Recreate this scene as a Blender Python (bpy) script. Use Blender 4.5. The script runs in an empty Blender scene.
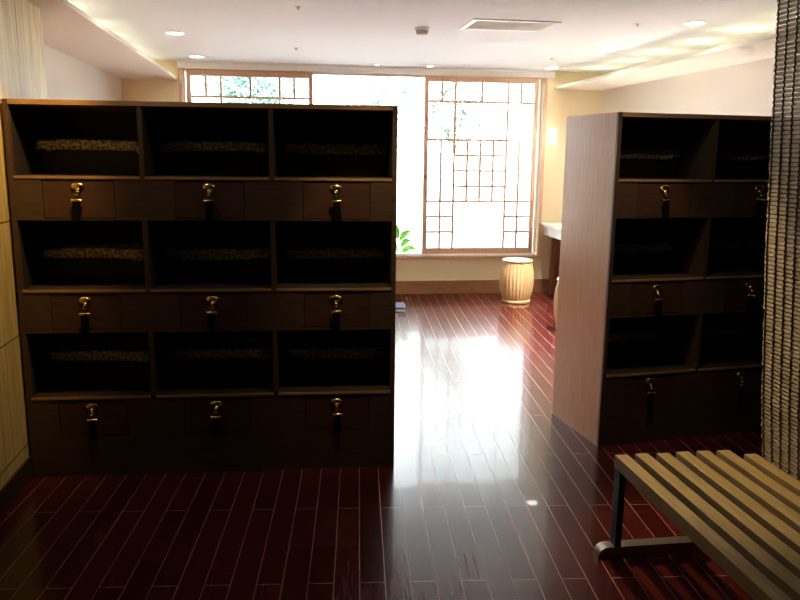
import bpy, bmesh, math, random
from mathutils import Vector, Matrix
random.seed(7)
sc = bpy.context.scene
COL = sc.collection
PI = math.pi
R = math.radians

# ------------------------------------------------------------ render look
sc.view_settings.view_transform = 'Standard'
sc.view_settings.look = 'None'
sc.view_settings.exposure = 2.3
sc.view_settings.gamma = 1.0
sc.view_settings.use_curve_mapping = False
sc.cycles.use_denoising = True
sc.cycles.max_bounces = 8
sc.cycles.diffuse_bounces = 5
sc.cycles.glossy_bounces = 4
sc.cycles.transparent_max_bounces = 12
sc.cycles.caustics_reflective = False
sc.cycles.caustics_refractive = False

# ------------------------------------------------------------ materials
class NT:
    def __init__(s, name):
        s.m = bpy.data.materials.new(name); s.m.use_nodes = True
        s.t = s.m.node_tree; s.t.nodes.clear()
        s.out = s.n('ShaderNodeOutputMaterial')
    def n(s, typ, **kw):
        nd = s.t.nodes.new(typ)
        for k, v in kw.items():
            if k.startswith('i_'):
                nd.inputs[k[2:].replace('_', ' ')].default_value = v
            else:
                setattr(nd, k, v)
        return nd
    def l(s, a, b): s.t.links.new(a, b)

def c4(c): return (c[0], c[1], c[2], 1)

def plain(name, col, rough=0.6, metal=0.0, bump=0.0, bscale=60, var=0.0, coat=0.0, coat_rough=0.1, spec=0.5):
    k = NT(name)
    b = k.n('ShaderNodeBsdfPrincipled')
    b.inputs['Base Color'].default_value = c4(col)
    b.inputs['Roughness'].default_value = rough
    b.inputs['Metallic'].default_value = metal
    b.inputs['Coat Weight'].default_value = coat
    b.inputs['Coat Roughness'].default_value = coat_rough
    b.inputs['Specular IOR Level'].default_value = spec
    tc = k.n('ShaderNodeTexCoord')
    if bump or var:
        no = k.n('ShaderNodeTexNoise'); no.inputs['Scale'].default_value = bscale; no.inputs['Detail'].default_value = 4
        k.l(tc.outputs['Object'], no.inputs['Vector'])
        if bump:
            bp = k.n('ShaderNodeBump'); bp.inputs['Strength'].default_value = bump; bp.inputs['Distance'].default_value = 0.004
            k.l(no.outputs['Fac'], bp.inputs['Height']); k.l(bp.outputs['Normal'], b.inputs['Normal'])
        if var:
            rp = k.n('ShaderNodeValToRGB')
            rp.color_ramp.elements[0].position = 0.3; rp.color_ramp.elements[1].position = 0.7
            rp.color_ramp.elements[0].color = c4([x * (1 - var) for x in col])
            rp.color_ramp.elements[1].color = c4([min(1, x * (1 + var)) for x in col])
            k.l(no.outputs['Fac'], rp.inputs['Fac']); k.l(rp.outputs['Color'], b.inputs['Base Color'])
    k.l(b.outputs[0], k.out.inputs[0])
    return k.m

def wood(name, dark, light, stretch=(1, 1, 14), scale=9, rough=0.4, coat=0.0, coat_rough=0.15, bump=0.15):
    """stretch squeezes the noise along two axes so the grain runs along the third"""
    k = NT(name)
    tc = k.n('ShaderNodeTexCoord'); mp = k.n('ShaderNodeMapping')
    mp.inputs['Scale'].default_value = stretch
    k.l(tc.outputs['Object'], mp.inputs['Vector'])
    no = k.n('ShaderNodeTexNoise'); no.inputs['Scale'].default_value = scale; no.inputs['Detail'].default_value = 6
    no.inputs['Distortion'].default_value = 0.6
    k.l(mp.outputs[0], no.inputs['Vector'])
    rp = k.n('ShaderNodeValToRGB')
    rp.color_ramp.elements[0].position = 0.3; rp.color_ramp.elements[1].position = 0.72
    rp.color_ramp.elements[0].color = c4(dark); rp.color_ramp.elements[1].color = c4(light)
    k.l(no.outputs['Fac'], rp.inputs['Fac'])
    b = k.n('ShaderNodeBsdfPrincipled')
    b.inputs['Roughness'].default_value = rough
    b.inputs['Coat Weight'].default_value = coat; b.inputs['Coat Roughness'].default_value = coat_rough
    k.l(rp.outputs[0], b.inputs['Base Color'])
    bp = k.n('ShaderNodeBump'); bp.inputs['Strength'].default_value = bump; bp.inputs['Distance'].default_value = 0.002
    k.l(no.outputs['Fac'], bp.inputs['Height']); k.l(bp.outputs[0], b.inputs['Normal'])
    k.l(b.outputs[0], k.out.inputs[0])
    return k.m

def emit(name, col, s):
    k = NT(name); e = k.n('ShaderNodeEmission')
    e.inputs['Color'].default_value = c4(col); e.inputs['Strength'].default_value = s
    k.l(e.outputs[0], k.out.inputs[0]); return k.m

M = {}
M['white'] = plain('white_paint', (0.85, 0.85, 0.85), 0.75, bump=0.05, bscale=120)
M['ceiling'] = plain('ceiling_paint', (0.82, 0.86, 0.90), 0.85, bump=0.04, bscale=160)
M['cream'] = plain('cream_plaster', (0.78, 0.66, 0.43), 0.8, bump=0.08, bscale=140, var=0.03)
M['whitewall'] = plain('off_white_plaster', (0.80, 0.76, 0.68), 0.8, bump=0.06, bscale=140, var=0.02)
M['rear'] = plain('unseen_lobby_dark', (0.022, 0.014, 0.010), 0.6, bump=0.1, bscale=30, var=0.2)  # unseen lobby surfaces, coloured dark to cut light in the foreground
M['cabinet'] = wood('cabinet_veneer_lit', (0.48, 0.245, 0.125), (0.61, 0.34, 0.19), (14, 14, 1), 6, 0.30, coat=0.5, coat_rough=0.22, bump=0.06)  # outer sides: veneer made paler to carry the window light
M['cabshade'] = wood('cabinet_veneer_shaded', (0.055, 0.031, 0.019), (0.095, 0.054, 0.033), (1, 14, 14), 6, 0.45)  # same veneer, darkened to carry the shade on the fronts
M['drawer'] = wood('drawer_veneer_shaded', (0.055, 0.024, 0.016), (0.09, 0.04, 0.027), (1, 14, 14), 7, 0.42)  # drawer fronts, darkened with the same front shade
M['cabin'] = wood('cabinet_inner_shaded', (0.02, 0.014, 0.011), (0.035, 0.024, 0.018), (1, 14, 14), 6, 0.6)  # inner boards, with the shade inside the cubbies put into the colour
M['edge'] = wood('cabinet_edge_band', (0.30, 0.16, 0.07), (0.42, 0.24, 0.11), (1, 10, 10), 8, 0.3)
M['sash'] = wood('sash_wood', (0.58, 0.34, 0.22), (0.70, 0.44, 0.30), (12, 12, 1), 6, 0.5)
M['trim'] = wood('trim_wood', (0.26, 0.115, 0.05), (0.36, 0.17, 0.08), (1, 12, 12), 6, 0.45)
M['darkbase'] = wood('dark_base_wood', (0.03, 0.018, 0.012), (0.05, 0.03, 0.02), (12, 1, 12), 6, 0.5)
M['bench'] = wood('bench_teak', (0.22, 0.145, 0.055), (0.42, 0.29, 0.115), (22, 1, 22), 5, 0.5, bump=0.4)
M['brass'] = plain('polished_brass', (0.86, 0.66, 0.22), 0.24, 1.0, bump=0.02)
M['black'] = plain('black_strap_webbing', (0.004, 0.004, 0.004), 0.95, bump=0.3, bscale=400, spec=0.08)
M['steel'] = plain('brushed_steel', (0.46, 0.40, 0.32), 0.36, 1.0, bump=0.05, bscale=200)
M['iron'] = plain('dark_iron', (0.035, 0.03, 0.027), 0.45, 0.7, bump=0.05, bscale=90)
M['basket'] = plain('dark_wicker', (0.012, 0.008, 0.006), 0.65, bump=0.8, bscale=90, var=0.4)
M['stool'] = wood('stool_pale_wood', (0.62, 0.42, 0.19), (0.78, 0.58, 0.30), (16, 16, 1), 7, 0.42, coat=0.2)
M['stooltop'] = wood('stool_top_wood', (0.70, 0.52, 0.28), (0.82, 0.66, 0.40), (1, 12, 1), 7, 0.4, coat=0.2)
M['counter'] = plain('counter_white_stone', (0.84, 0.83, 0.81), 0.25, bump=0.02, var=0.03, bscale=20)
M['counterwood'] = wood('counter_red_wood', (0.24, 0.10, 0.05), (0.33, 0.155, 0.08), (12, 12, 1), 6, 0.45)
M['plastic'] = plain('white_plastic', (0.82, 0.82, 0.80), 0.35, bump=0.01)
M['plasticgrey'] = plain('grey_plastic', (0.62, 0.56, 0.52), 0.5, bump=0.01)
M['ventgrey'] = plain('vent_louvre_grey', (0.84, 0.87, 0.85), 0.5, bump=0.02)
M['slot'] = plain('vent_slot_dark', (0.5, 0.5, 0.5), 0.7)
M['alu'] = plain('window_alu', (0.75, 0.75, 0.74), 0.4, 0.6)
M['navy'] = plain('navy_plastic', (0.012, 0.018, 0.09), 0.4)
M['scaletop'] = plain('scale_top_blue', (0.20, 0.30, 0.62), 0.16, coat=0.6, coat_rough=0.05)
M['leaf'] = plain('houseplant_leaf', (0.13, 0.42, 0.05), 0.42, var=0.25, bscale=12)
M['stem'] = plain('houseplant_stem', (0.12, 0.26, 0.05), 0.6)
M['pot'] = plain('clay_pot', (0.32, 0.13, 0.06), 0.7, bump=0.1, bscale=50)
M['soil'] = plain('potting_soil', (0.03, 0.02, 0.012), 0.95, bump=0.8, bscale=60)
M['gardenwall'] = plain('garden_wall_render', (0.85, 0.85, 0.84), 0.8, bump=0.1, bscale=40)
M['terrace'] = plain('terrace_pale_gravel', (0.80, 0.79, 0.77), 0.9, bump=0.4, bscale=90, var=0.1)
M['foliage'] = plain('tree_foliage', (0.42, 0.58, 0.52), 0.6, var=0.1, bscale=4)
M['foliagepale'] = plain('tree_foliage_pale', (0.45, 0.53, 0.47), 0.6, var=0.25, bscale=4)
M['bark'] = plain('tree_bark', (0.18, 0.13, 0.09), 0.9, bump=0.6, bscale=25)
M['tape'] = plain('blind_cord_brown', (0.13, 0.08, 0.05), 0.8, bump=0.9, bscale=110, var=0.55)
M['lampwarm'] = emit('downlight_glow', (1.0, 0.93, 0.78), 9)

# speckled liner cloth
def m_liner():
    k = NT('speckled_liner_cloth')
    tc = k.n('ShaderNodeTexCoord')
    no = k.n('ShaderNodeTexNoise'); no.inputs['Scale'].default_value = 75; no.inputs['Detail'].default_value = 3
    k.l(tc.outputs['Object'], no.inputs['Vector'])
    rp = k.n('ShaderNodeValToRGB')
    rp.color_ramp.elements[0].position = 0.40; rp.color_ramp.elements[1].position = 0.60
    rp.color_ramp.elements[0].color = (0.16, 0.145, 0.125, 1); rp.color_ramp.elements[1].color = (0.85, 0.80, 0.71, 1)
    k.l(no.outputs['Fac'], rp.inputs['Fac'])
    b = k.n('ShaderNodeBsdfPrincipled'); b.inputs['Roughness'].default_value = 0.9
    k.l(rp.outputs[0], b.inputs['Base Color'])
    bp = k.n('ShaderNodeBump'); bp.inputs['Strength'].default_value = 0.5; bp.inputs['Distance'].default_value = 0.004
    k.l(no.outputs['Fac'], bp.inputs['Height']); k.l(bp.outputs[0], b.inputs['Normal'])
    k.l(b.outputs[0], k.out.inputs[0]); return k.m
M['liner'] = m_liner()

# glass: mostly clear with a Fresnel sheen
def m_glass():
    k = NT('window_glass')
    t = k.n('ShaderNodeBsdfTransparent'); t.inputs[0].default_value = (0.97, 0.985, 0.98, 1)
    g = k.n('ShaderNodeBsdfGlossy'); g.inputs['Roughness'].default_value = 0.02
    f = k.n('ShaderNodeFresnel'); f.inputs['IOR'].default_value = 1.3
    mx = k.n('ShaderNodeMixShader')
    k.l(f.outputs[0], mx.inputs[0]); k.l(t.outputs[0], mx.inputs[1]); k.l(g.outputs[0], mx.inputs[2])
    k.l(mx.outputs[0], k.out.inputs[0]); return k.m
M['glass'] = m_glass()

# plank floor: half-bonded red mahogany strips with pale joints, high gloss
PLANK_DIR, PLANK_W, PLANK_L = R(5.3), 0.094, 1.206
def m_floor():
    k = NT('mahogany_plank_floor')
    ge = k.n('ShaderNodeNewGeometry')
    mp = k.n('ShaderNodeMapping'); mp.vector_type = 'POINT'
    # brick rows run along texture x: turn the plank direction onto x
    mp.inputs['Rotation'].default_value = (0, 0, -(PI / 2 - PLANK_DIR))
    mp.inputs['Location'].default_value = (FLOOR_U, FLOOR_V, 0)
    k.l(ge.outputs['Position'], mp.inputs['Vector'])
    br = k.n('ShaderNodeTexBrick')
    br.offset = 0.5; br.offset_frequency = 2; br.squash = 1.0
    br.inputs['Scale'].default_value = 1.0
    br.inputs['Brick Width'].default_value = PLANK_L
    br.inputs['Row Height'].default_value = PLANK_W
    br.inputs['Mortar Size'].default_value = 0.0018
    br.inputs['Mortar Smooth'].default_value = 0.25
    br.inputs['Bias'].default_value = 0.0
    br.inputs['Color1'].default_value = (0.054, 0.0075, 0.0065, 1)
    br.inputs['Color2'].default_value = (0.092, 0.0125, 0.0105, 1)
    br.inputs['Mortar'].default_value = (0.34, 0.21, 0.18, 1)
    k.l(mp.outputs[0], br.inputs['Vector'])
    mp2 = k.n('ShaderNodeMapping'); mp2.inputs['Scale'].default_value = (1.2, 22, 1)
    k.l(mp.outputs[0], mp2.inputs['Vector'])
    no = k.n('ShaderNodeTexNoise'); no.inputs['Scale'].default_value = 4; no.inputs['Detail'].default_value = 5
    k.l(mp2.outputs[0], no.inputs['Vector'])
    rp = k.n('ShaderNodeValToRGB')
    rp.color_ramp.elements[0].position = 0.25; rp.color_ramp.elements[1].position = 0.75
    rp.color_ramp.elements[0].color = (0.62, 0.62, 0.62, 1); rp.color_ramp.elements[1].color = (1.2, 1.15, 1.1, 1)
    k.l(no.outputs['Fac'], rp.inputs['Fac'])
    mu = k.n('ShaderNodeMix'); mu.data_type = 'RGBA'; mu.blend_type = 'MULTIPLY'; mu.inputs[0].default_value = 1
    k.l(br.outputs['Color'], mu.inputs[6]); k.l(rp.outputs[0], mu.inputs[7])
    b = k.n('ShaderNodeBsdfPrincipled')
    k.l(mu.outputs[2], b.inputs['Base Color'])
    b.inputs['Roughness'].default_value = 0.22
    b.inputs['Specular IOR Level'].default_value = 0.40
    b.inputs['Coat Weight'].default_value = 0.20; b.inputs['Coat Roughness'].default_value = 0.04; b.inputs['Coat IOR'].default_value = 1.5
    n2 = k.n('ShaderNodeTexNoise'); n2.inputs['Scale'].default_value = 5; n2.inputs['Detail'].default_value = 2
    k.l(mp.outputs[0], n2.inputs['Vector'])
    bp = k.n('ShaderNodeBump'); bp.inputs['Strength'].default_value = 0.05; bp.inputs['Distance'].default_value = 0.01
    bp2 = k.n('ShaderNodeBump'); bp2.inputs['Strength'].default_value = 0.25; bp2.inputs['Distance'].default_value = 0.002; bp2.invert = True
    k.l(n2.outputs['Fac'], bp.inputs['Height'])
    k.l(br.outputs['Fac'], bp2.inputs['Height']); k.l(bp.outputs[0], bp2.inputs['Normal'])
    k.l(bp2.outputs[0], b.inputs['Normal']); k.l(bp.outputs[0], b.inputs['Coat Normal'])
    k.l(b.outputs[0], k.out.inputs[0]); return k.m
# phase: texture u = along + FLOOR_U, v = across + FLOOR_V  (across grows to the left)
FLOOR_U, FLOOR_V = 0.435, -0.086
M['floor'] = m_floor()

# figured stone/wood wall panels with dark seams
def m_panel():
    k = NT('figured_wall_panel')
    ge = k.n('ShaderNodeNewGeometry')
    sx = k.n('ShaderNodeSeparateXYZ'); k.l(ge.outputs['Position'], sx.inputs[0])
    cb = k.n('ShaderNodeCombineXYZ')
    a1 = k.n('ShaderNodeMath'); a1.operation = 'ADD'; a1.inputs[1].default_value = 10 - 4.0 + 1.2 * 4 - 10 + 1.2
    a2 = k.n('ShaderNodeMath'); a2.operation = 'ADD'; a2.inputs[1].default_value = 0.53 * 2 - 0.70
    k.l(sx.outputs['Y'], a1.inputs[0]); k.l(sx.outputs['Z'], a2.inputs[0])
    k.l(a1.outputs[0], cb.inputs[0]); k.l(a2.outputs[0], cb.inputs[1])
    br = k.n('ShaderNodeTexBrick'); br.offset = 0.0
    br.inputs['Scale'].default_value = 1; br.inputs['Brick Width'].default_value = 1.2; br.inputs['Row Height'].default_value = 0.53
    br.inputs['Mortar Size'].default_value = 0.004; br.inputs['Mortar Smooth'].default_value = 0.1
    br.inputs['Color1'].default_value = (0.74, 0.58, 0.26, 1); br.inputs['Color2'].default_value = (0.80, 0.66, 0.33, 1)
    br.inputs['Mortar'].default_value = (0.16, 0.12, 0.07, 1)
    k.l(cb.outputs[0], br.inputs['Vector'])
    mp = k.n('ShaderNodeMapping'); mp.inputs['Scale'].default_value = (3, 26, 1.5)
    k.l(ge.outputs['Position'], mp.inputs['Vector'])
    no = k.n('ShaderNodeTexNoise'); no.inputs['Scale'].default_value = 1.3; no.inputs['Detail'].default_value = 7; no.inputs['Distortion'].default_value = 1.2
    k.l(mp.outputs[0], no.inputs['Vector'])
    rp = k.n('ShaderNodeValToRGB')
    rp.color_ramp.elements[0].position = 0.3; rp.color_ramp.elements[1].position = 0.65
    rp.color_ramp.elements[0].color = (0.66, 0.60, 0.48, 1); rp.color_ramp.elements[1].color = (1.08, 1.06, 1.0, 1)
    k.l(no.outputs['Fac'], rp.inputs['Fac'])
    mu = k.n('ShaderNodeMix'); mu.data_type = 'RGBA'; mu.blend_type = 'MULTIPLY'; mu.inputs[0].default_value = 1
    k.l(br.outputs['Color'], mu.inputs[6]); k.l(rp.outputs[0], mu.inputs[7])
    b = k.n('ShaderNodeBsdfPrincipled'); b.inputs['Roughness'].default_value = 0.5
    k.l(mu.outputs[2], b.inputs['Base Color']); k.l(b.outputs[0], k.out.inputs[0]); return k.m
M['panel'] = m_panel()

# bamboo slats of the blind
def m_bamboo():
    k = NT('bamboo_slats')
    tc = k.n('ShaderNodeTexCoord')
    mp = k.n('ShaderNodeMapping'); mp.inputs['Scale'].default_value = (1, 2.5, 45)
    k.l(tc.outputs['Object'], mp.inputs['Vector'])
    no = k.n('ShaderNodeTexNoise'); no.inputs['Scale'].default_value = 2.2; no.inputs['Detail'].default_value = 4
    k.l(mp.outputs[0], no.inputs['Vector'])
    rp = k.n('ShaderNodeValToRGB')
    rp.color_ramp.elements[0].position = 0.3; rp.color_ramp.elements[1].position = 0.7
    rp.color_ramp.elements[0].color = (0.36, 0.27, 0.17, 1); rp.color_ramp.elements[1].color = (0.62, 0.52, 0.38, 1)
    k.l(no.outputs['Fac'], rp.inputs['Fac'])
    b = k.n('ShaderNodeBsdfPrincipled'); b.inputs['Roughness'].default_value = 0.6
    k.l(rp.outputs[0], b.inputs['Base Color']); k.l(b.outputs[0], k.out.inputs[0]); return k.m
M['bamboo'] = m_bamboo()

# ------------------------------------------------------------ mesh helpers
def add_box(bm, x0, x1, y0, y1, z0, z1, bev=0.0, mat=None):
    t = bmesh.new()
    bmesh.ops.create_cube(t, size=1)
    for v in t.verts:
        v.co = Vector((x0 + (v.co.x + .5) * (x1 - x0), y0 + (v.co.y + .5) * (y1 - y0), z0 + (v.co.z + .5) * (z1 - z0)))
    if bev:
        bmesh.ops.bevel(t, geom=t.edges[:], offset=bev, segments=2, affect='EDGES', profile=0.6)
    if mat is not None:
        bmesh.ops.transform(t, matrix=mat, verts=t.verts)
    join(bm, t)

def join(bm, t):
    me = bpy.data.meshes.new('tmp'); t.to_mesh(me); t.free(); bm.from_mesh(me); bpy.data.meshes.remove(me)

def add_lathe(bm, prof, seg=32, ribs=0, amp=0.0, mat=None, sx=1, sy=1):
    t = bmesh.new(); rings = []
    for (r, z) in prof:
        ring = []
        for i in range(seg):
            a = 2 * PI * i / seg
            rr = r * (1 + (amp * math.cos(ribs * a) if ribs else 0))
            ring.append(t.verts.new((rr * math.cos(a) * sx, rr * math.sin(a) * sy, z)))
        rings.append(ring)
    for a, b in zip(rings, rings[1:]):
        for i in range(seg):
            t.faces.new((a[i], a[(i + 1) % seg], b[(i + 1) % seg], b[i]))
    if prof[0][0] > 1e-4: t.faces.new(list(reversed(rings[0])))
    if prof[-1][0] > 1e-4: t.faces.new(rings[-1])
    bmesh.ops.remove_doubles(t, verts=t.verts, dist=1e-6)
    for f in t.faces: f.smooth = True
    if mat is not None: bmesh.ops.transform(t, matrix=mat, verts=t.verts)
    join(bm, t)

def add_tube(bm, pts, rad, seg=8):
    t = bmesh.new(); rings = []
    n = len(pts)
    rads = rad if isinstance(rad, (list, tuple)) else [rad] * n
    for i, p in enumerate(pts):
        p = Vector(p)
        d = (Vector(pts[min(i + 1, n - 1)]) - Vector(pts[max(i - 1, 0)])).normalized()
        q = d.to_track_quat('Z', 'Y')
        rings.append([t.verts.new(p + q @ Vector((rads[i] * math.cos(2 * PI * j / seg), rads[i] * math.sin(2 * PI * j / seg), 0))) for j in range(seg)])
    for a, b in zip(rings, rings[1:]):
        for j in range(seg): t.faces.new((a[j], a[(j + 1) % seg], b[(j + 1) % seg], b[j]))
    t.faces.new(list(reversed(rings[0]))); t.faces.new(rings[-1])
    for f in t.faces: f.smooth = True
    join(bm, t)

def obj(name, bm, mat, parent=None):
    bmesh.ops.recalc_face_normals(bm, faces=bm.faces[:])
    me = bpy.data.meshes.new(name); bm.to_mesh(me); bm.free()
    me.materials.append(M[mat] if isinstance(mat, str) else mat)
    o = bpy.data.objects.new(name, me); COL.objects.link(o)
    if parent: o.parent = parent
    return o

def box(name, x0, x1, y0, y1, z0, z1, mat, parent=None, bev=0.0):
    bm = bmesh.new(); add_box(bm, x0, x1, y0, y1, z0, z1, bev)
    return obj(name, bm, mat, parent)

def tag(o, label, cat, group=None):
    o['label'] = label; o['category'] = cat
    if group: o['group'] = group
    return o

def thing(name, label, cat, loc=(0, 0, 0), rz=0, group=None):
    o = bpy.data.objects.new(name, None); COL.objects.link(o)
    o.empty_display_size = 0.1
    o.location = loc; o.rotation_euler = (0, 0, rz)
    return tag(o, label, cat, group)

def struct(o):
    o['kind'] = 'structure'; return o

def copy_tree(o, parent=None):
    c = o.copy(); COL.objects.link(c)
    if parent: c.parent = parent
    for ch in list(o.children): copy_tree(ch, c)
    return c

# ------------------------------------------------------------ room shell
WY = 8.39            # inner face of the window wall
CEIL = 2.45
LX, LFX, RX = -1.235, -1.63, 3.50
OX0, OX1, OZ0, OZ1 = -1.03, 2.825, 0.43, 2.38     # window opening
struct(box('floor', LFX - .15, RX + .15, -1.7, WY + .3, -0.1, 0, 'floor'))
struct(box('ceiling', LFX - .15, RX + .15, 3.55, WY + .3, CEIL, CEIL + .1, 'ceiling'))
LCEIL = 2.31      # unseen lobby ceiling, lowered to keep light off the near floor
struct(box('ceiling_lobby_blocker', LFX - .15, RX + .15, -1.7, 3.55, LCEIL, CEIL + .1, 'rear'))
struct(box('wall_left', LFX - .15, LX, -1.6, 4.41, 0, CEIL, 'panel'))
struct(box('wall_left_alcove', LFX - .15, LFX, 4.41, WY + .3, 0, CEIL, 'whitewall'))
struct(box('wall_right', RX, RX + .15, 3.7, WY + .3, 0, CEIL, 'whitewall'))
struct(box('wall_right_lobby', RX, RX + .15, -1.6, 3.7, 0, CEIL, 'rear'))  # unseen stretch of wall, darkened to cut foreground bounce
struct(box('wall_rear', LFX - .15, RX + .15, -1.7, -1.6, 0, CEIL, 'rear'))
bm = bmesh.new()
add_box(bm, LFX, OX0, WY, WY + .12, 0, CEIL)
add_box(bm, OX1, RX, WY, WY + .12, 0, CEIL)
add_box(bm, OX0, OX1, WY, WY + .12, 0, OZ0 - .03)
add_box(bm, OX0, OX1, WY, WY + .12, OZ1, CEIL)
struct(obj('wall_window', bm, 'cream'))
struct(box('baseboard_window', LFX, RX, WY - .018, WY, 0, 0.15, 'trim', bev=.003))
struct(box('baseboard_right', RX - .018, RX, 4.6, WY - .018, 0, 0.15, 'trim', bev=.003))
struct(box('baseboard_left', LX, LX + .012, -1.6, 4.41, 0, 0.11, 'darkbase', bev=.002))
struct(box('baseboard_alcove', LFX, LFX + .018, 4.41, WY - .018, 0, 0.15, 'trim', bev=.003))
# window casing: sill board, jambs, head
bm = bmesh.new()
add_box(bm, OX0 - .04, OX1 + .04, WY - .022, WY + .12, OZ0 - .03, OZ0, .003)
add_box(bm, OX0 - .035, OX0, WY - .018, WY - .0, OZ0, OZ1, .003)
add_box(bm, OX1, OX1 + .035, WY - .018, WY - .0, OZ0, OZ1, .003)
struct(obj('trim_1', bm, 'sash'))
bm = bmesh.new()      # pale sliding track along the sill
add_box(bm, OX0, OX1, WY + .0, WY + .084, OZ0, OZ0 + .012)
add_box(bm, OX0, OX1, WY + .025, WY + .031, OZ0 + .012, OZ0 + .017)
add_box(bm, OX0, OX1, WY + .062, WY + .068, OZ0 + .012, OZ0 + .017)
struct(obj('trim_2', bm, 'plastic'))
bm = bmesh.new()      # head moulding under the ceiling
add_box(bm, LFX + .56, RX - .56, WY - .012, WY, 2.382, CEIL - .012)
add_box(bm, LFX + .56, RX - .56, WY - .06, WY, CEIL - .012, CEIL)
struct(obj('trim_3', bm, 'white'))
# lowered lighting shelves along both side walls (cove light lies in the trough)
def soffit(name, xi, xw, y0, y1):
    bm = bmesh.new()
    lo, hi = min(xi, xw), max(xi, xw)
    add_box(bm, lo, hi, y0, y1, 2.262, 2.276)
    s = 1 if xw > xi else -1
    a, b = xi, xi + s * .02
    add_box(bm, min(a, b), max(a, b), y0, y1, 2.276, 2.290)
    struct(obj(name, bm, 'whitewall'))
soffit('trim_4', 2.945, RX, 3.70, WY)
soffit('trim_5', -1.075, LFX, 4.41, WY)
bm = bmesh.new(); add_box(bm, LX, -1.075, 4.08, 4.41, 2.262, 2.276); add_box(bm, -1.095, -1.075, 4.08, 4.41, 2.276, 2.29); struct(obj('trim_6', bm, 'whitewall'))

# ------------------------------------------------------------ window: outer glazing
def frame_bm(x0, x1, z0, z1, y0, y1, w, wt=None, wb=None):
    wt = wt or w; wb = wb or w
    bm = bmesh.new()
    add_box(bm, x0, x0 + w, y0, y1, z0, z1, .002); add_box(bm, x1 - w, x1, y0, y1, z0, z1, .002)
    add_box(bm, x0 + w, x1 - w, y0, y1, z1 - wt, z1, .002); add_box(bm, x0 + w, x1 - w, y0, y1, z0, z0 + wb, .002)
    return bm
w = bpy.data.objects.new('window_1', None); COL.objects.link(w); struct(w)
w.location = (0, 0, 0)
bm = frame_bm(OX0, OX1, OZ0, OZ1, WY + .085, WY + .118, .02)
obj('frame', bm, 'plastic', w)
gb = bmesh.new(); add_box(gb, OX0 + .02, OX1 - .02, WY + .098, WY + .104, OZ0 + .02, OZ1 - .02)
obj('pane', gb, 'glass', w)

# sliding lattice sashes
def lattice_screen(x0, x1, y0, label):
    z0, z1 = 0.452, 2.374
    t = thing('sliding_lattice_screen', label, 'sliding screen', ((x0 + x1) / 2, y0 + .016, z0), 0, 'sliding lattice screens in the window')
    wd = x1 - x0; ht = z1 - z0; hx = wd / 2
    s, top, bot = .045, .058, .062
    obj('sash_frame', frame_bm(-hx, hx, 0, ht, -.016, .016, s, top, bot), 'sash', t)
    ix0, iw = -hx + s, wd - 2 * s
    iz0, ih = bot, ht - top - bot
    def V(u, v0, v1):
        b = bmesh.new(); x = ix0 + u * iw
        add_box(b, x - .0105, x + .0105, -.009, .009, iz0 + (1 - v1) * ih, iz0 + (1 - v0) * ih)
        obj('muntin', b, 'sash', t)
    def H(v, u0, u1):
        b = bmesh.new(); z = iz0 + (1 - v) * ih
        add_box(b, ix0 + u0 * iw, ix0 + u1 * iw, -.0085, .0085, z - .0105, z + .0105)
        obj('muntin', b, 'sash', t)
    r1, r2, r6, r7, r8 = .115, .34, .711, .806, .90
    H(r1, 0, 1); H(r2, 0, 1); H(r6, 0, 1)
    for v in (r7, r8): H(v, 0, .25); H(v, .75, 1)
    for k in (1, 2, 3): H(r2 + (r6 - r2) * k / 4, .25, .75)
    for u in (.25, .75): V(u, 0, 1)
    V(.125, 0, r1); V(.5, 0, r1); V(.875, 0, r1)
    V(.125, r2, 1); V(.875, r2, 1)
    for u in (.375, .5, .625): V(u, r2, r6)
    b = bmesh.new(); add_box(b, ix0 - .004, ix0 + iw + .004, -.002, .002, iz0 - .004, iz0 + ih + .004)
    obj('pane', b, 'glass', t)
    b = bmesh.new()     # recessed finger pull
    add_lathe(b, [(.022, -.0015), (.022, .0015), (.014, .0015), (.012, .0005)], 20, mat=Matrix.Translation((hx - s / 2 if x0 < 0 else -hx + s / 2, -.0165, .85)) @ Matrix.Rotation(PI / 2, 4, 'X'), sx=.7)
    obj('finger_pull', b, 'trim', t)
lattice_screen(1.500, 2.772, WY + .012, 'wooden lattice sliding screen standing right of the open gap in the window')
lattice_screen(-.997, .305, WY + .049, 'wooden lattice sliding screen whose top shows above the left cabinet')

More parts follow.
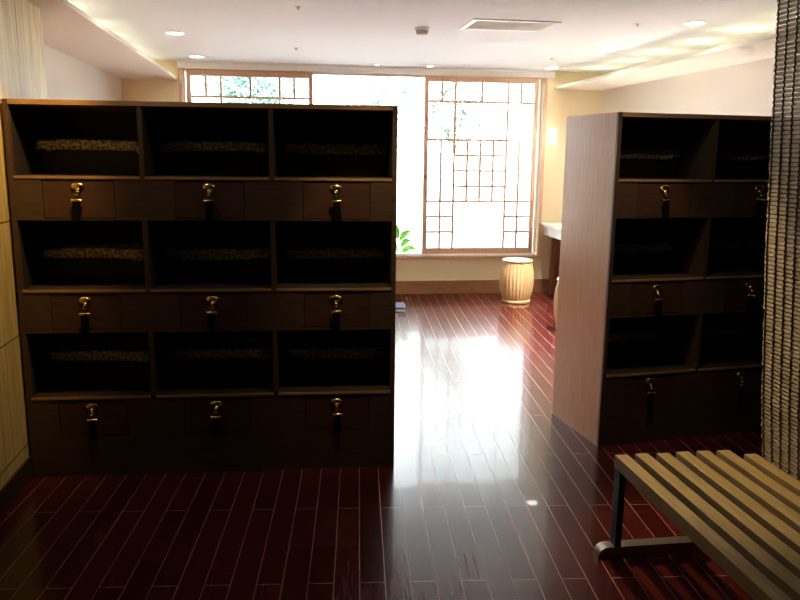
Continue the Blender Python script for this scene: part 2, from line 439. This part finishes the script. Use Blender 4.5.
# ------------------------------------------------------------ garden outside
struct(box('ground', -9, 12, WY + .12, 26, -.25, -.2, 'terrace'))
tag(box('garden_wall', -9, 12, 11.6, 11.8, -.2, 1.57, 'gardenwall', bev=.01), 'white garden wall beyond the window, below the trees', 'wall')
def tree(x, y, zc, rx, rz, n, mat, label, size=.09):
    t = thing('garden_tree', label, 'tree', (x, y, -.2), 0, 'trees beyond the garden wall')
    b = bmesh.new(); add_tube(b, [(0, 0, 0), (.03, .02, .8), (-.02, 0, 1.6), (0, .03, zc + .2)], [.05, .04, .03, .015], 10)
    for k in range(5):
        a = k * 1.26; add_tube(b, [(0, 0, 1.3 + .1 * k), (.4 * rx * math.cos(a), .4 * rx * math.sin(a), zc - .1 + .08 * k), (.8 * rx * math.cos(a), .8 * rx * math.sin(a), zc + .3)], [.014, .01, .005], 6)
    obj('trunk', b, 'bark', t)
    b = bmesh.new()
    for i in range(n):
        while True:
            p = Vector((random.uniform(-1, 1), random.uniform(-1, 1), random.uniform(-1, 1)))
            if p.length < 1 and (p.length > .35) : break
        lump = .8 + .25 * math.sin(5 * p.x + 2 * x) * math.cos(4 * p.z + x)
        c = Vector((p.x * rx * lump, p.y * rx * .8 * lump, zc + .2 + p.z * rz * lump))
        rot = Matrix.Rotation(random.uniform(0, 2 * PI), 3, 'Z') @ Matrix.Rotation(random.uniform(-.9, .9), 3, 'X') @ Matrix.Rotation(random.uniform(-.6, .6), 3, 'Y')
        s = size * random.uniform(.6, 1.3)
        q = [(-.0, -1, 0), (.45, -.2, .08), (.0, 1, -.1), (-.45, -.2, .08)]
        vs = [b.verts.new(c + rot @ Vector((a * s, bb * s, d * s))) for a, bb, d in q]
        b.faces.new(vs)
    me_o = obj('foliage', b, mat, t)
    return t
tree(-.55, 14.0, 2.75, 1.0, 1.1, 2600, 'foliage', 'dense green tree seen through the left lattice screen')
tree(1.9, 14.6, 2.35, .8, .95, 900, 'foliagepale', 'pale thin tree seen through the open gap between the screens')
tree(3.1, 14.2, 2.3, .75, .95, 900, 'foliagepale', 'pale thin tree seen through the left half of the right lattice screen')
tree(-2.6, 15.5, 2.6, 1.0, 1.0, 900, 'foliagepale', 'pale tree at the far left beyond the left lattice screen')

# ------------------------------------------------------------ cabinets
CW, CD, CH = 1.74, 0.56, 1.766
PITCH = CW / 3
SHELF = (1.434, .915, .40)
PANEL_BOT = (1.235, .71, .0)
DRAW = ((1.243, 1.413), (.727, .890), (.205, .375))
def make_cabinet(label, loc, rz):
    t = thing('cubby_cabinet', label, 'cabinet', loc, rz, 'cubby cabinets with drawers')
    th = .022
    for xa, inner in ((0, 1), (CW - th, -1)):
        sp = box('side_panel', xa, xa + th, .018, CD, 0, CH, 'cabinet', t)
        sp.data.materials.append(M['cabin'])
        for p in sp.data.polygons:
            if p.normal.x * inner > .5: p.material_index = 1  # inner faces take the shade-darkened board colour
        box('stile', xa, xa + th, 0, .018, 0, CH, 'cabshade', t, .0015)
    b = bmesh.new(); add_box(b, th, CW - th, 0, CD, CH - th, CH, .0015); obj('top_panel', b, 'edge', t)
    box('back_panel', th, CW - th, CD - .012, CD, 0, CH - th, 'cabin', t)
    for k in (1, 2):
        box('divider', k * PITCH - th / 2, k * PITCH + th / 2, .004, CD - .012, .40, CH - th, 'cabshade', t)
    for r in range(3):
        zt = SHELF[r]
        # continuous front panel with three drawer openings
        b = bmesh.new(); z0, z1 = PANEL_BOT[r], zt - .018
        d0, d1 = DRAW[r]
        xs = [th]
        for c in range(3): xs += [c * PITCH + .140, c * PITCH + .456]
        xs.append(CW - th)
        for i in range(0, 8, 2):
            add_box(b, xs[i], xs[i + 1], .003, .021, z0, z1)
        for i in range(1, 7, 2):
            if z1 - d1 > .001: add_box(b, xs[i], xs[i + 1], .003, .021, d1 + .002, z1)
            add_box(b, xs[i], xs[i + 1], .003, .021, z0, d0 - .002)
        obj('front_panel', b, 'cabshade', t)
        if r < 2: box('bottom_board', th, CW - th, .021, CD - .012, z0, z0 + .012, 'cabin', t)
        for c in range(3):
            x0 = c * PITCH + (th if c == 0 else th / 2); x1 = (c + 1) * PITCH - (th if c == 2 else th / 2)
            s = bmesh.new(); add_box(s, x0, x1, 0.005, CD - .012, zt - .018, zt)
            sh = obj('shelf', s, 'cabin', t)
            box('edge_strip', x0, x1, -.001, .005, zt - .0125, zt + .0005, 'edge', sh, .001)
            dx0, dx1 = c * PITCH + .1425, c * PITCH + .4535
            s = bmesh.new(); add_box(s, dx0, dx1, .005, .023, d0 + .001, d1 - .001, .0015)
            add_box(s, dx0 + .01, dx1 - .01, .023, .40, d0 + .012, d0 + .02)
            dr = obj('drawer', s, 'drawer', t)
            s = bmesh.new(); cx = c * PITCH + .294; cz = d1 - .024
            mt = Matrix.Translation((cx, .0055, cz)) @ Matrix.Rotation(PI / 2, 4, 'X')
            add_lathe(s, [(.029, 0), (.029, .004), (.026, .008), (.016, .0105), (.008, .0115), (0, .0118)], 28, mat=mt, sy=.56)
            add_lathe(s, [(.011, .0), (.010, .006), (.006, .012), (0, .012)], 16, mat=Matrix.Translation((cx + .002, .003, cz - .018)) @ Matrix.Rotation(PI / 2, 4, 'X'))
            obj('lock', s, 'brass', dr)
    return t
LOC_L, ROT_L = (-1.221, 3.678, 0), R(-2.49)
LOC_R, ROT_R = (1.653, 3.738, 0), R(6.6)
cabL = make_cabinet('dark wooden cubby cabinet with nine drawers standing at left', LOC_L, ROT_L)
cabR = copy_tree(cabL)
cabR.location = LOC_R; cabR.rotation_euler = (0, 0, ROT_R)
cabR['label'] = 'dark wooden cubby cabinet at right with lit side panel, behind the slatted bench'

def cab_matrix(loc, rz): return Matrix.Translation(loc) @ Matrix.Rotation(rz, 4, 'Z')

# key on a black wrist strap, hanging under each lock
def make_key():
    t = thing('locker_key', '', 'key', (0, 0, 0), 0, 'strapped keys hanging from the drawer locks')
    b = bmesh.new()
    add_tube(b, [(.0085 * math.sin(a), -.001, -.0085 + .0085 * math.cos(a)) for a in [i * PI / 8 for i in range(17)]], .0016, 6)
    add_lathe(b, [(0, -.006), (.006, -.003), (.006, .003), (0, .006)], 12, mat=Matrix.Translation((.003, -.002, -.014)))
    add_tube(b, [(0, .0045, 0), (0, -.002, 0)], .0022, 8)
    obj('key_ring', b, 'brass', t)
    b = bmesh.new(); add_lathe(b, [(0, -.024), (.0065, -.024), (.0078, -.022), (.0078, .022), (.0065, .024), (0, .024)], 16, mat=Matrix.Translation((0, -.003, -.040)) @ Matrix.Rotation(PI / 2, 4, 'Y'))
    obj('clip_bar', b, 'brass', t)
    b = bmesh.new(); n = 10; w_ = .0165
    add_box(b, -w_, w_, -.0035, .0005, -.135, -.046, .001)
    add_box(b, -w_, w_, -.0075, -.0038, -.131, -.046, .001)
    obj('strap', b, 'black', t)
    return t
# basket with cloth folded over its rim
def make_basket():
    W2, D2, H2 = .255, .125, .150
    t = thing('storage_basket', '', 'basket', (0, 0, 0), 0, 'cloth lined baskets in the cubbies')
    b = bmesh.new()
    def ring(sx, sy, z, jit=0): return [b.verts.new((x * sx, y * sy, z)) for x, y in outline]
    outline = []
    rc, nseg = .03, 4
    for cx, cy, a0 in ((1, 1, 0), (-1, 1, 90), (-1, -1, 180), (1, -1, 270)):
        for i in range(nseg + 1):
            a = R(a0 + 90 * i / nseg)
            outline.append(((cx * (W2 - rc) + rc * math.cos(a)) / W2, (cy * (D2 - rc) + rc * math.sin(a)) / D2))
    prof = [(.94, 0), (.96, .03), (.985, .08), (1.0, H2), (.965, H2), (.95, .08), (.91, .008)]
    rs = [ring(W2 * s, D2 * s, z) for s, z in prof]
    N = len(outline)
    for a, c in zip(rs, rs[1:]):
        for i in range(N): b.faces.new((a[i], a[(i + 1) % N], c[(i + 1) % N], c[i]))
    b.faces.new(list(reversed(rs[0]))); b.faces.new(rs[-1])
    obj('basket_body', b, 'basket', t)
    return t
def make_liner(parent, seed):
    W2, D2, H2 = .255, .125, .150
    rnd = random.Random(seed)
    b = bmesh.new(); pts = []
    per = []
    n = 64
    # walk round a rounded rectangle evenly
    for i in range(n):
        a = 2 * PI * i / n
        ca, sa = math.cos(a), math.sin(a)
        e = 0.22
        x = math.copysign(abs(ca) ** e, ca); y = math.copysign(abs(sa) ** e, sa)
        per.append((x, y))
    p1, p2, p3 = rnd.uniform(0, 6), rnd.uniform(0, 6), rnd.uniform(0, 6)
    rows = []
    for j, (s, z) in enumerate([(.90, .10), (.945, .148), (.97, .157), (1.0, .1575), (1.02, .152), (1.028, .140), (1.03, .125), (1.032, .110)]):
        ring = []
        for i, (x, y) in enumerate(per):
            a = 2 * PI * i / n
            wav = .0045 * math.sin(3 * a + p1) + .003 * math.sin(7 * a + p2) + .0015 * math.sin(17 * a + p3)
            zz = z + wav * (.55 if j < 5 else 1.4) + rnd.uniform(-.001, .001)
            k = s + .006 * math.sin(23 * a + p1) * (j / 7)
            ring.append(b.verts.new((x * W2 * k, y * (D2 * k + .002 * (j / 7)), zz)))
        rows.append(ring)
    for a_, c_ in zip(rows, rows[1:]):
        for i in range(n):
            f = b.faces.new((a_[i], a_[(i + 1) % n], c_[(i + 1) % n], c_[i])); f.smooth = True
    o = obj('cloth_liner', b, 'liner', parent)
    md = o.modifiers.new('thick', 'SOLIDIFY'); md.thickness = .003; md.offset = 1
    return o
key0 = make_key(); basket0 = make_basket(); make_liner(basket0, 1)
liner_seed = [2]
ROWN = ('top', 'middle', 'bottom'); COLN = ('left', 'middle', 'right')
first_k = first_b = True
for cab, loc, rz, ncol in (('left', LOC_L, ROT_L, 3), ('right', LOC_R, ROT_R, 2)):
    Mx = cab_matrix(loc, rz)
    for r in range(3):
        for c in range(ncol):
            cn = COLN[c] if ncol == 3 else ('passage side', 'blind side')[c]
            where = ('%s row, %s column, left cabinet' % (ROWN[r], cn)) if cab == 'left' else ('%s row, right cabinet, %s' % (ROWN[r], cn))
            kx = c * PITCH + .294; kz = DRAW[r][1] - .047
            if first_k: k = key0; first_k = False
            else: k = copy_tree(key0)
            k.location = Mx @ Vector((kx, -.0115, kz))
            k.rotation_euler = (0, R(random.uniform(-4, 5)) if (r, c) != (0, 2) else R(-5), rz)
            k['label'] = 'brass key with black strap on a drawer, ' + where
            bx = (c + .5) * PITCH + random.uniform(-.008, .008)
            if first_b: bk = basket0; first_b = False
            else:
                bk = basket0.copy(); COL.objects.link(bk)
                for ch in list(basket0.children):
                    if ch.name.startswith('basket_body'):
                        cc = ch.copy(); COL.objects.link(cc); cc.parent = bk
                make_liner(bk, liner_seed[0]); liner_seed[0] += 1
            bk.location = Mx @ Vector((bx, .375, SHELF[r] + .0005))
            bk.rotation_euler = (0, 0, rz)
            bk['label'] = 'dark basket with speckled cloth rim, ' + where

# ------------------------------------------------------------ slatted bench
BX0, BY0, BY1, BZ = 1.249, 1.16, 2.665, .41
t = thing('slatted_bench', 'slatted wooden bench with metal legs, in the right foreground before the woven blind', 'bench', (1.5, 1.9, 0))
def bpart(name, bm, mat):
    o = obj(name, bm, mat, t); o.location = (-1.5, -1.9, 0); return o
NS, SP, SW = 7, .085, .052
for i in range(NS):
    b = bmesh.new(); x = BX0 + i * SP
    add_box(b, x, x + SW, BY0, BY1 + .003 * math.sin(i * 2.3) - (.055 if i == 6 else 0), BZ - .05, BZ, .003)
    bpart('slat', b, 'bench')
for y in (1.19, 2.635):
    b = bmesh.new()
    add_box(b, BX0 + .012, BX0 + NS * SP - .04, y - .02, y + .02, BZ - .076, BZ - .05, .002)
    bpart('crossbar', b, 'iron')
    for x in (BX0 + .001, BX0 + NS * SP - .075):
        b = bmesh.new(); add_box(b, x, x + .026, y - .024, y + .024, .045, BZ - .05, .002)
        bpart('leg', b, 'iron')
    b = bmesh.new()
    # flat foot bar with rounded ends
    t2 = bmesh.new(); pr = []
    xa, xb, hh = BX0 - .065, BX0 + NS * SP - .005, .05
    for i in range(9):
        a = PI / 2 + (PI / 2) * i / 8
        pr.append((xa + .04 + .04 * math.cos(a), .010 + .04 * math.sin(a)))
    pr += [(xa, 0), (xb, 0)]
    for i in range(9):
        a = (PI / 2) * i / 8
        pr.append((xb - .04 + .04 * math.cos(a), .010 + .04 * math.sin(a)))
    fr = [t2.verts.new((px, y - .025, pz)) for px, pz in pr]; bk_ = [t2.verts.new((px, y + .025, pz)) for px, pz in pr]
    t2.faces.new(fr); t2.faces.new(list(reversed(bk_)))
    for i in range(len(pr)):
        j = (i + 1) % len(pr); t2.faces.new((fr[i], bk_[i], bk_[j], fr[j]))
    join(b, t2)
    bpart('foot', b, 'steel')

# ------------------------------------------------------------ hanging bamboo blind
BL = [(.37, 1.828), (.415, 1.822), (.647, 1.795), (1.22, 1.749), (1.70, 1.721), (2.09, 1.700), (2.31, 1.690)]
def blx(z):
    for (a, xa), (c, xc) in zip(BL, BL[1:]):
        if z <= c: return xa + (xc - xa) * (z - a) / (c - a)
    return BL[-1][1]
t = thing('bamboo_blind', 'woven bamboo blind hanging at the right edge behind the bench', 'blind', (1.72, 2.0, .372))
BY_A, BY_B = 1.35, 2.59
def lpart(name, bm, mat):
    o = obj(name, bm, mat, t); o.location = (-1.72, -2.0, -.372); return o
b = bmesh.new(); z = .375; rnd = random.Random(3)
while z < 2.27:
    h = .0155
    x = blx(z); e = rnd.uniform(-.004, .004)
    add_box(b, x - .003, x + .003, BY_A, BY_B + e, z, z + h - .003, .0012)
    z += h
lpart('slat_sheet', b, 'bamboo')
y = BY_B - .012
while y > BY_A:
    b = bmesh.new(); pts = []
    zz = .372; i = 0
    while zz < 2.28:
        pts.append((blx(zz) - .0035 - .0012 * (i % 2), y + (.003 if i % 2 else -.003), zz)); zz += .0108; i += 1
    add_tube(b, pts, .0028, 5)
    lpart('cord', b, 'tape')
    y -= .052
b = bmesh.new(); add_box(b, 1.672, 1.712, BY_A - .01, BY_B + .01, 2.272, 2.31, .003); lpart('head_rail', b, 'bamboo')

# ------------------------------------------------------------ barrel stools
def make_stool(label, loc, rz):
    t = thing('barrel_stool', label, 'stool', loc, rz, 'pale wooden barrel stools')
    b = bmesh.new()
    pr = [(.138, .03), (.150, .06), (.166, .12), (.176, .19), (.180, .24), (.177, .30), (.168, .36), (.154, .42), (.148, .438)]
    add_lathe(b, pr, 168, ribs=28, amp=.022); obj('body', b, 'stool', t)
    b = bmesh.new(); add_lathe(b, [(.144, .0), (.150, .004), (.152, .018), (.150, .034), (.138, .036)], 48); obj('base_ring', b, 'stool', t)
    b = bmesh.new(); add_lathe(b, [(.148, .436), (.160, .440), (.162, .452), (.156, .462), (.10, .466), (0, .467)], 48); obj('seat', b, 'stooltop', t)
    return t
s1 = make_stool('pale wooden barrel stool standing in front of the low wall under the window', (2.425, 7.82, 0), .2)
s2 = copy_tree(s1); s2.location = (2.56, 6.50, 0)
s2['label'] = 'pale wooden barrel stool mostly hidden behind the right cabinet, below the white counter'

# ------------------------------------------------------------ vanity counter on the right wall
t = thing('vanity_counter', 'white topped wall counter at the far right behind the right cabinet', 'counter', (3.2, 7.2, 0))
def cpart(name, x0, x1, y0, y1, z0, z1, m, bev=.003):
    o = box(name, x0, x1, y0, y1, z0, z1, m, t, bev); o.location = (-3.2, -7.2, 0); return o
cpart('countertop', 2.86, 3.495, 5.4, 8.37, .765, .80, 'counter', .006)
cpart('apron', 2.885, 2.91, 5.42, 8.37, .665, .764, 'counter')
cpart('support_panel', 2.93, 3.49, 8.20, 8.235, .0, .764, 'counterwood')
cpart('support_panel', 2.93, 3.49, 5.44, 5.475, .0, .764, 'counterwood')

# wall switch
t = thing('light_switch', 'double white light switch plate on the yellow wall right of the window', 'switch', (2.945, WY, 1.755))
for z in (.05, -.05):
    p = box('plate', -.05, .05, -.008, 0, z - .045, z + .045, 'plastic', t, .003)
    for dx in (-.022, .022):
        box('rocker', dx - .018, dx + .018, -.012, -.008, z - .03, z + .03, 'plastic', p, .001)

# bathroom scale
t = thing('bathroom_scale', 'flat blue bathroom scale on the floor beside the left cabinet', 'scale', (1.03, 7.54, 0), R(-6))
box('base', -.145, .145, -.13, .13, .0, .03, 'plastic', t, .006)
box('rim', -.15, .15, -.135, .135, .03, .045, 'navy', t, .006)
box('platform', -.14, .14, -.125, .125, .045, .050, 'scaletop', t, .002)
box('dial_window', -.05, .05, .07, .11, .050, .052, 'plastic', t, .001)

# potted plant on the sill
t = thing('potted_plant', 'green leafy plant just outside the window, peeping out beside the left cabinet', 'plant', (1.325, 8.95, -.2), 0)
b = bmesh.new(); add_lathe(b, [(.09, 0), (.11, .12), (.125, .21), (.137, .21), (.137, .25), (.122, .25), (.115, .225), (0, .225)], 28); obj('pot', b, 'pot', t)
b = bmesh.new(); add_lathe(b, [(.116, .222), (.10, .232), (0, .236)], 20); obj('soil', b, 'soil', t)
rnd = random.Random(5)
def leaf(base, tip, width, droop):
    b = bmesh.new(); base = Vector(base); tip = Vector(tip); n = 10
    d = tip - base; side = d.cross(Vector((0, 0, 1))).normalized()
    up = side.cross(d).normalized()
    side, up = (side * .45 + up * .89).normalized(), (up * .45 - side * .89).normalized()
    L, Rr, C = [], [], []
    for i in range(n + 1):
        u = i / n
        p = base + d * u + Vector((0, 0, droop * 4 * u * (1 - u)))
        wd = width * (math.sin(PI * min(1, u ** .8)) ** .8) * (1 if 0 < i < n else 0) + .0006
        C.append(b.verts.new(p)); L.append(b.verts.new(p + side * wd + up * wd * .25)); Rr.append(b.verts.new(p - side * wd + up * wd * .25))
    for i in range(n):
        f1 = b.faces.new((L[i], C[i], C[i + 1], L[i + 1])); f2 = b.faces.new((C[i], Rr[i], Rr[i + 1], C[i + 1])); f1.smooth = f2.smooth = True
    o = obj('leaf', b, 'leaf', t)
    m = o.modifiers.new('t', 'SOLIDIFY'); m.thickness = .0012
LV = [((.0, 0, .74), (.13, -.04, .86), .040, .02), ((.01, -.02, .66), (.13, -.06, .745), .038, .03), ((.02, -.03, .60), (.20, -.10, .635), .036, .04),
      ((.02, -.05, .58), (.11, -.16, .665), .034, .03), ((-.02, 0, .76), (-.05, .03, .95), .036, .0), ((-.03, 0, .68), (-.20, -.04, .80), .038, .02),
      ((-.02, -.02, .62), (-.22, -.08, .68), .036, .03), ((0, .02, .7), (.06, .12, .88), .034, 0), ((-.02, .03, .64), (-.12, .16, .74), .034, .02), ((.0, -.03, .56), (.05, -.17, .60), .032, .03)]
for a, c, wd, dr in LV:
    leaf(a, c, wd, dr)
    b = bmesh.new(); add_tube(b, [(a[0] * .3, a[1] * .3, .225), (a[0] * .8, a[1] * .8, (a[2] + .22) / 2), a], .004, 6); obj('stem', b, 'stem', t)

# ------------------------------------------------------------ ceiling fittings
def downlight(x, y, label, rad=.062, spot=0, warm=(1, .93, .84), size=150, aim=None, z=CEIL):
    t = thing('downlight', label, 'ceiling light', (x, y, z), 0, 'round recessed downlights')
    b = bmesh.new(); add_lathe(b, [(rad, 0), (rad + .014, 0), (rad + .013, -.004), (rad + .002, -.006), (rad, 0)], 32); obj('trim_ring', b, 'plastic', t)
    b = bmesh.new(); add_lathe(b, [(rad, -.001), (rad, -.003), (0, -.003)], 32); obj('lamp_disc', b, 'lampwarm', t)
    if spot:
        ld = bpy.data.lights.new('downlight_beam', 'SPOT'); ld.energy = spot; ld.color = warm
        ld.spot_size = R(size); ld.spot_blend = .7; ld.shadow_soft_size = .05
        lo = bpy.data.objects.new('downlight_beam', ld); COL.objects.link(lo); lo.parent = t; lo.location = (0, 0, -.02)
        if aim: lo.rotation_euler = (Vector(aim) - Vector((x, y, z))).to_track_quat('-Z', 'Y').to_euler()
    return t
LEFTN = ('nearest of the three along the left lighting shelf', 'middle one of the three along the left lighting shelf', 'farthest of the three along the left lighting shelf')
RIGHTN = ('nearest of the three along the right lighting shelf', 'middle one of the three along the right lighting shelf', 'farthest of the three along the right lighting shelf')
for i, y in enumerate((5.0, 6.44, 7.95)):
    downlight(-.83, y, 'round glowing ceiling downlight, ' + LEFTN[i], spot=(170, 170, 14)[i], size=82)
for i, y in enumerate((5.16, 6.6, 8.05)):
    downlight(2.785, y, 'round glowing ceiling downlight, ' + RIGHTN[i], spot=(170, 170, 14)[i], size=82)
downlight(-.72, 3.28, 'round unseen lobby ceiling downlight in front of the left end of the left cabinet', spot=12, warm=(1, .62, .18), size=56, aim=(-1.235, 3.60, 1.36), z=LCEIL)  # unseen lobby downlights, added where warm light falls on cabinets and bench
downlight(.42, 3.15, 'round unseen lobby ceiling downlight in front of the right end of the left cabinet', spot=7, warm=(1, .70, .30), size=38, aim=(.36, 3.64, 1.25), z=LCEIL)
downlight(1.40, 3.00, 'round unseen lobby ceiling downlight over the end of the slatted bench', spot=20, warm=(1, .74, .36), size=42, aim=(1.60, 2.58, .6), z=LCEIL)
downlight(1.72, 3.30, 'round unseen lobby ceiling downlight in front of the right cabinet', spot=4.5, warm=(1, .70, .30), size=42, aim=(1.78, 3.74, 1.2), z=LCEIL)
# small eyeball spots by the window
for x in (.95, 1.51):
    downlight(x, 8.18, 'small spot lamp close to the window, ' + ('left of the pair' if x < 1.2 else 'right of the pair'), rad=.028)
# air vent
t = thing('ceiling_vent', 'rectangular louvred air vent in the white ceiling', 'vent', (1.582, 5.52, CEIL))
obj('frame', (lambda b: (add_box(b, -.31, -.275, -.21, .21, -.008, 0, .002), add_box(b, .275, .31, -.21, .21, -.008, 0, .002), add_box(b, -.275, .275, .175, .21, -.008, 0, .002), add_box(b, -.275, .275, -.21, -.175, -.008, 0, .002), b)[-1])(bmesh.new()), 'plastic', t)
box('backing', -.275, .275, -.175, .175, -.003, 0, 'slot', t)
b = bmesh.new()
for i in range(16):
    y = -.165 + i * .022
    add_box(b, -.275, .275, -.008, .008, -.0009, .0009, 0, Matrix.Translation((0, y, -.0065)) @ Matrix.Rotation(R(-20), 4, 'X'))
obj('louvre', b, 'ventgrey', t)
# smoke detector
t = thing('smoke_detector', 'round smoke detector on the ceiling left of the air vent', 'smoke detector', (1.003, 5.78, CEIL))
b = bmesh.new(); add_lathe(b, [(.055, 0), (.055, -.012), (.050, -.018), (0, -.018)], 32); obj('base', b, 'plastic', t)
b = bmesh.new(); add_lathe(b, [(.046, -.018), (.046, -.034), (.040, -.046), (.018, -.050), (0, -.050)], 32); obj('sensor_cap', b, 'plasticgrey', t)
# sprinklers
for x, y, l in ((.096, 5.13, 'tiny sprinkler head in the ceiling, left, nearer of the two'), (.111, 7.10, 'tiny sprinkler head in the ceiling, left, farther of the two'),
                (2.425, 5.27, 'tiny sprinkler head in the ceiling between the two right downlights'), (2.504, 7.25, 'tiny sprinkler head near the far right downlight')):
    t = thing('sprinkler_head', l, 'sprinkler', (x, y, CEIL), 0, 'ceiling sprinkler heads')
    b = bmesh.new(); add_lathe(b, [(.026, 0), (.026, -.002), (.018, -.005), (.012, -.003)], 24); obj('escutcheon', b, 'plastic', t)
    b = bmesh.new(); add_lathe(b, [(.008, 0), (.008, -.008), (.005, -.010), (.005, -.014), (.010, -.015), (.010, -.017), (0, -.017)], 16); obj('nozzle', b, 'slot', t)

# ------------------------------------------------------------ light
wd = bpy.data.worlds.new('overcast_sky'); sc.world = wd; wd.use_nodes = True
nt = wd.node_tree; nt.nodes.clear()
bg = nt.nodes.new('ShaderNodeBackground'); bg.inputs[0].default_value = (0.93, 0.97, 1.0, 1); bg.inputs[1].default_value = 2.0
ow = nt.nodes.new('ShaderNodeOutputWorld'); nt.links.new(bg.outputs[0], ow.inputs[0])
pl = bpy.data.lights.new('window_portal', 'AREA'); pl.shape = 'RECTANGLE'; pl.size = OX1 - OX0; pl.size_y = OZ1 - OZ0
pl.cycles.is_portal = True
po = bpy.data.objects.new('window_portal', pl); COL.objects.link(po)
po.location = ((OX0 + OX1) / 2, WY + .13, (OZ0 + OZ1) / 2); po.rotation_euler = (-PI / 2, 0, 0)
# cove lamps lying in the troughs
def cove(x, y, e):
    ld = bpy.data.lights.new('cove_lamp', 'POINT'); ld.energy = e; ld.color = (1, .88, .62); ld.shadow_soft_size = .02
    o = bpy.data.objects.new('cove_lamp', ld); COL.objects.link(o); o.location = (x, y, 2.302)
for y in (4.0, 4.65, 5.3, 5.95, 6.6, 7.25, 7.9): cove(3.27, y, .20)
for y in (4.75, 5.4, 6.05, 6.7, 7.35, 8.0): cove(-1.40, y, .20)

# ------------------------------------------------------------ camera
YAW, PIT, ROL = R(8.5), R(10.8), R(.67)
F = Vector((math.sin(YAW) * math.cos(PIT), math.cos(YAW) * math.cos(PIT), -math.sin(PIT)))
Rt = Vector((math.cos(YAW), -math.sin(YAW), 0)); U = Rt.cross(F)
r_ = Rt * math.cos(ROL) + U * math.sin(ROL); u_ = -Rt * math.sin(ROL) + U * math.cos(ROL)
cd = bpy.data.cameras.new('camera'); co = bpy.data.objects.new('camera', cd); COL.objects.link(co)
mt = Matrix((r_, u_, -F)).transposed().to_4x4(); mt.translation = (0, 0, 1.55)
co.matrix_world = mt
cd.sensor_width = 36; cd.lens = 768 / 800 * 36; cd.clip_start = .05
sc.camera = co
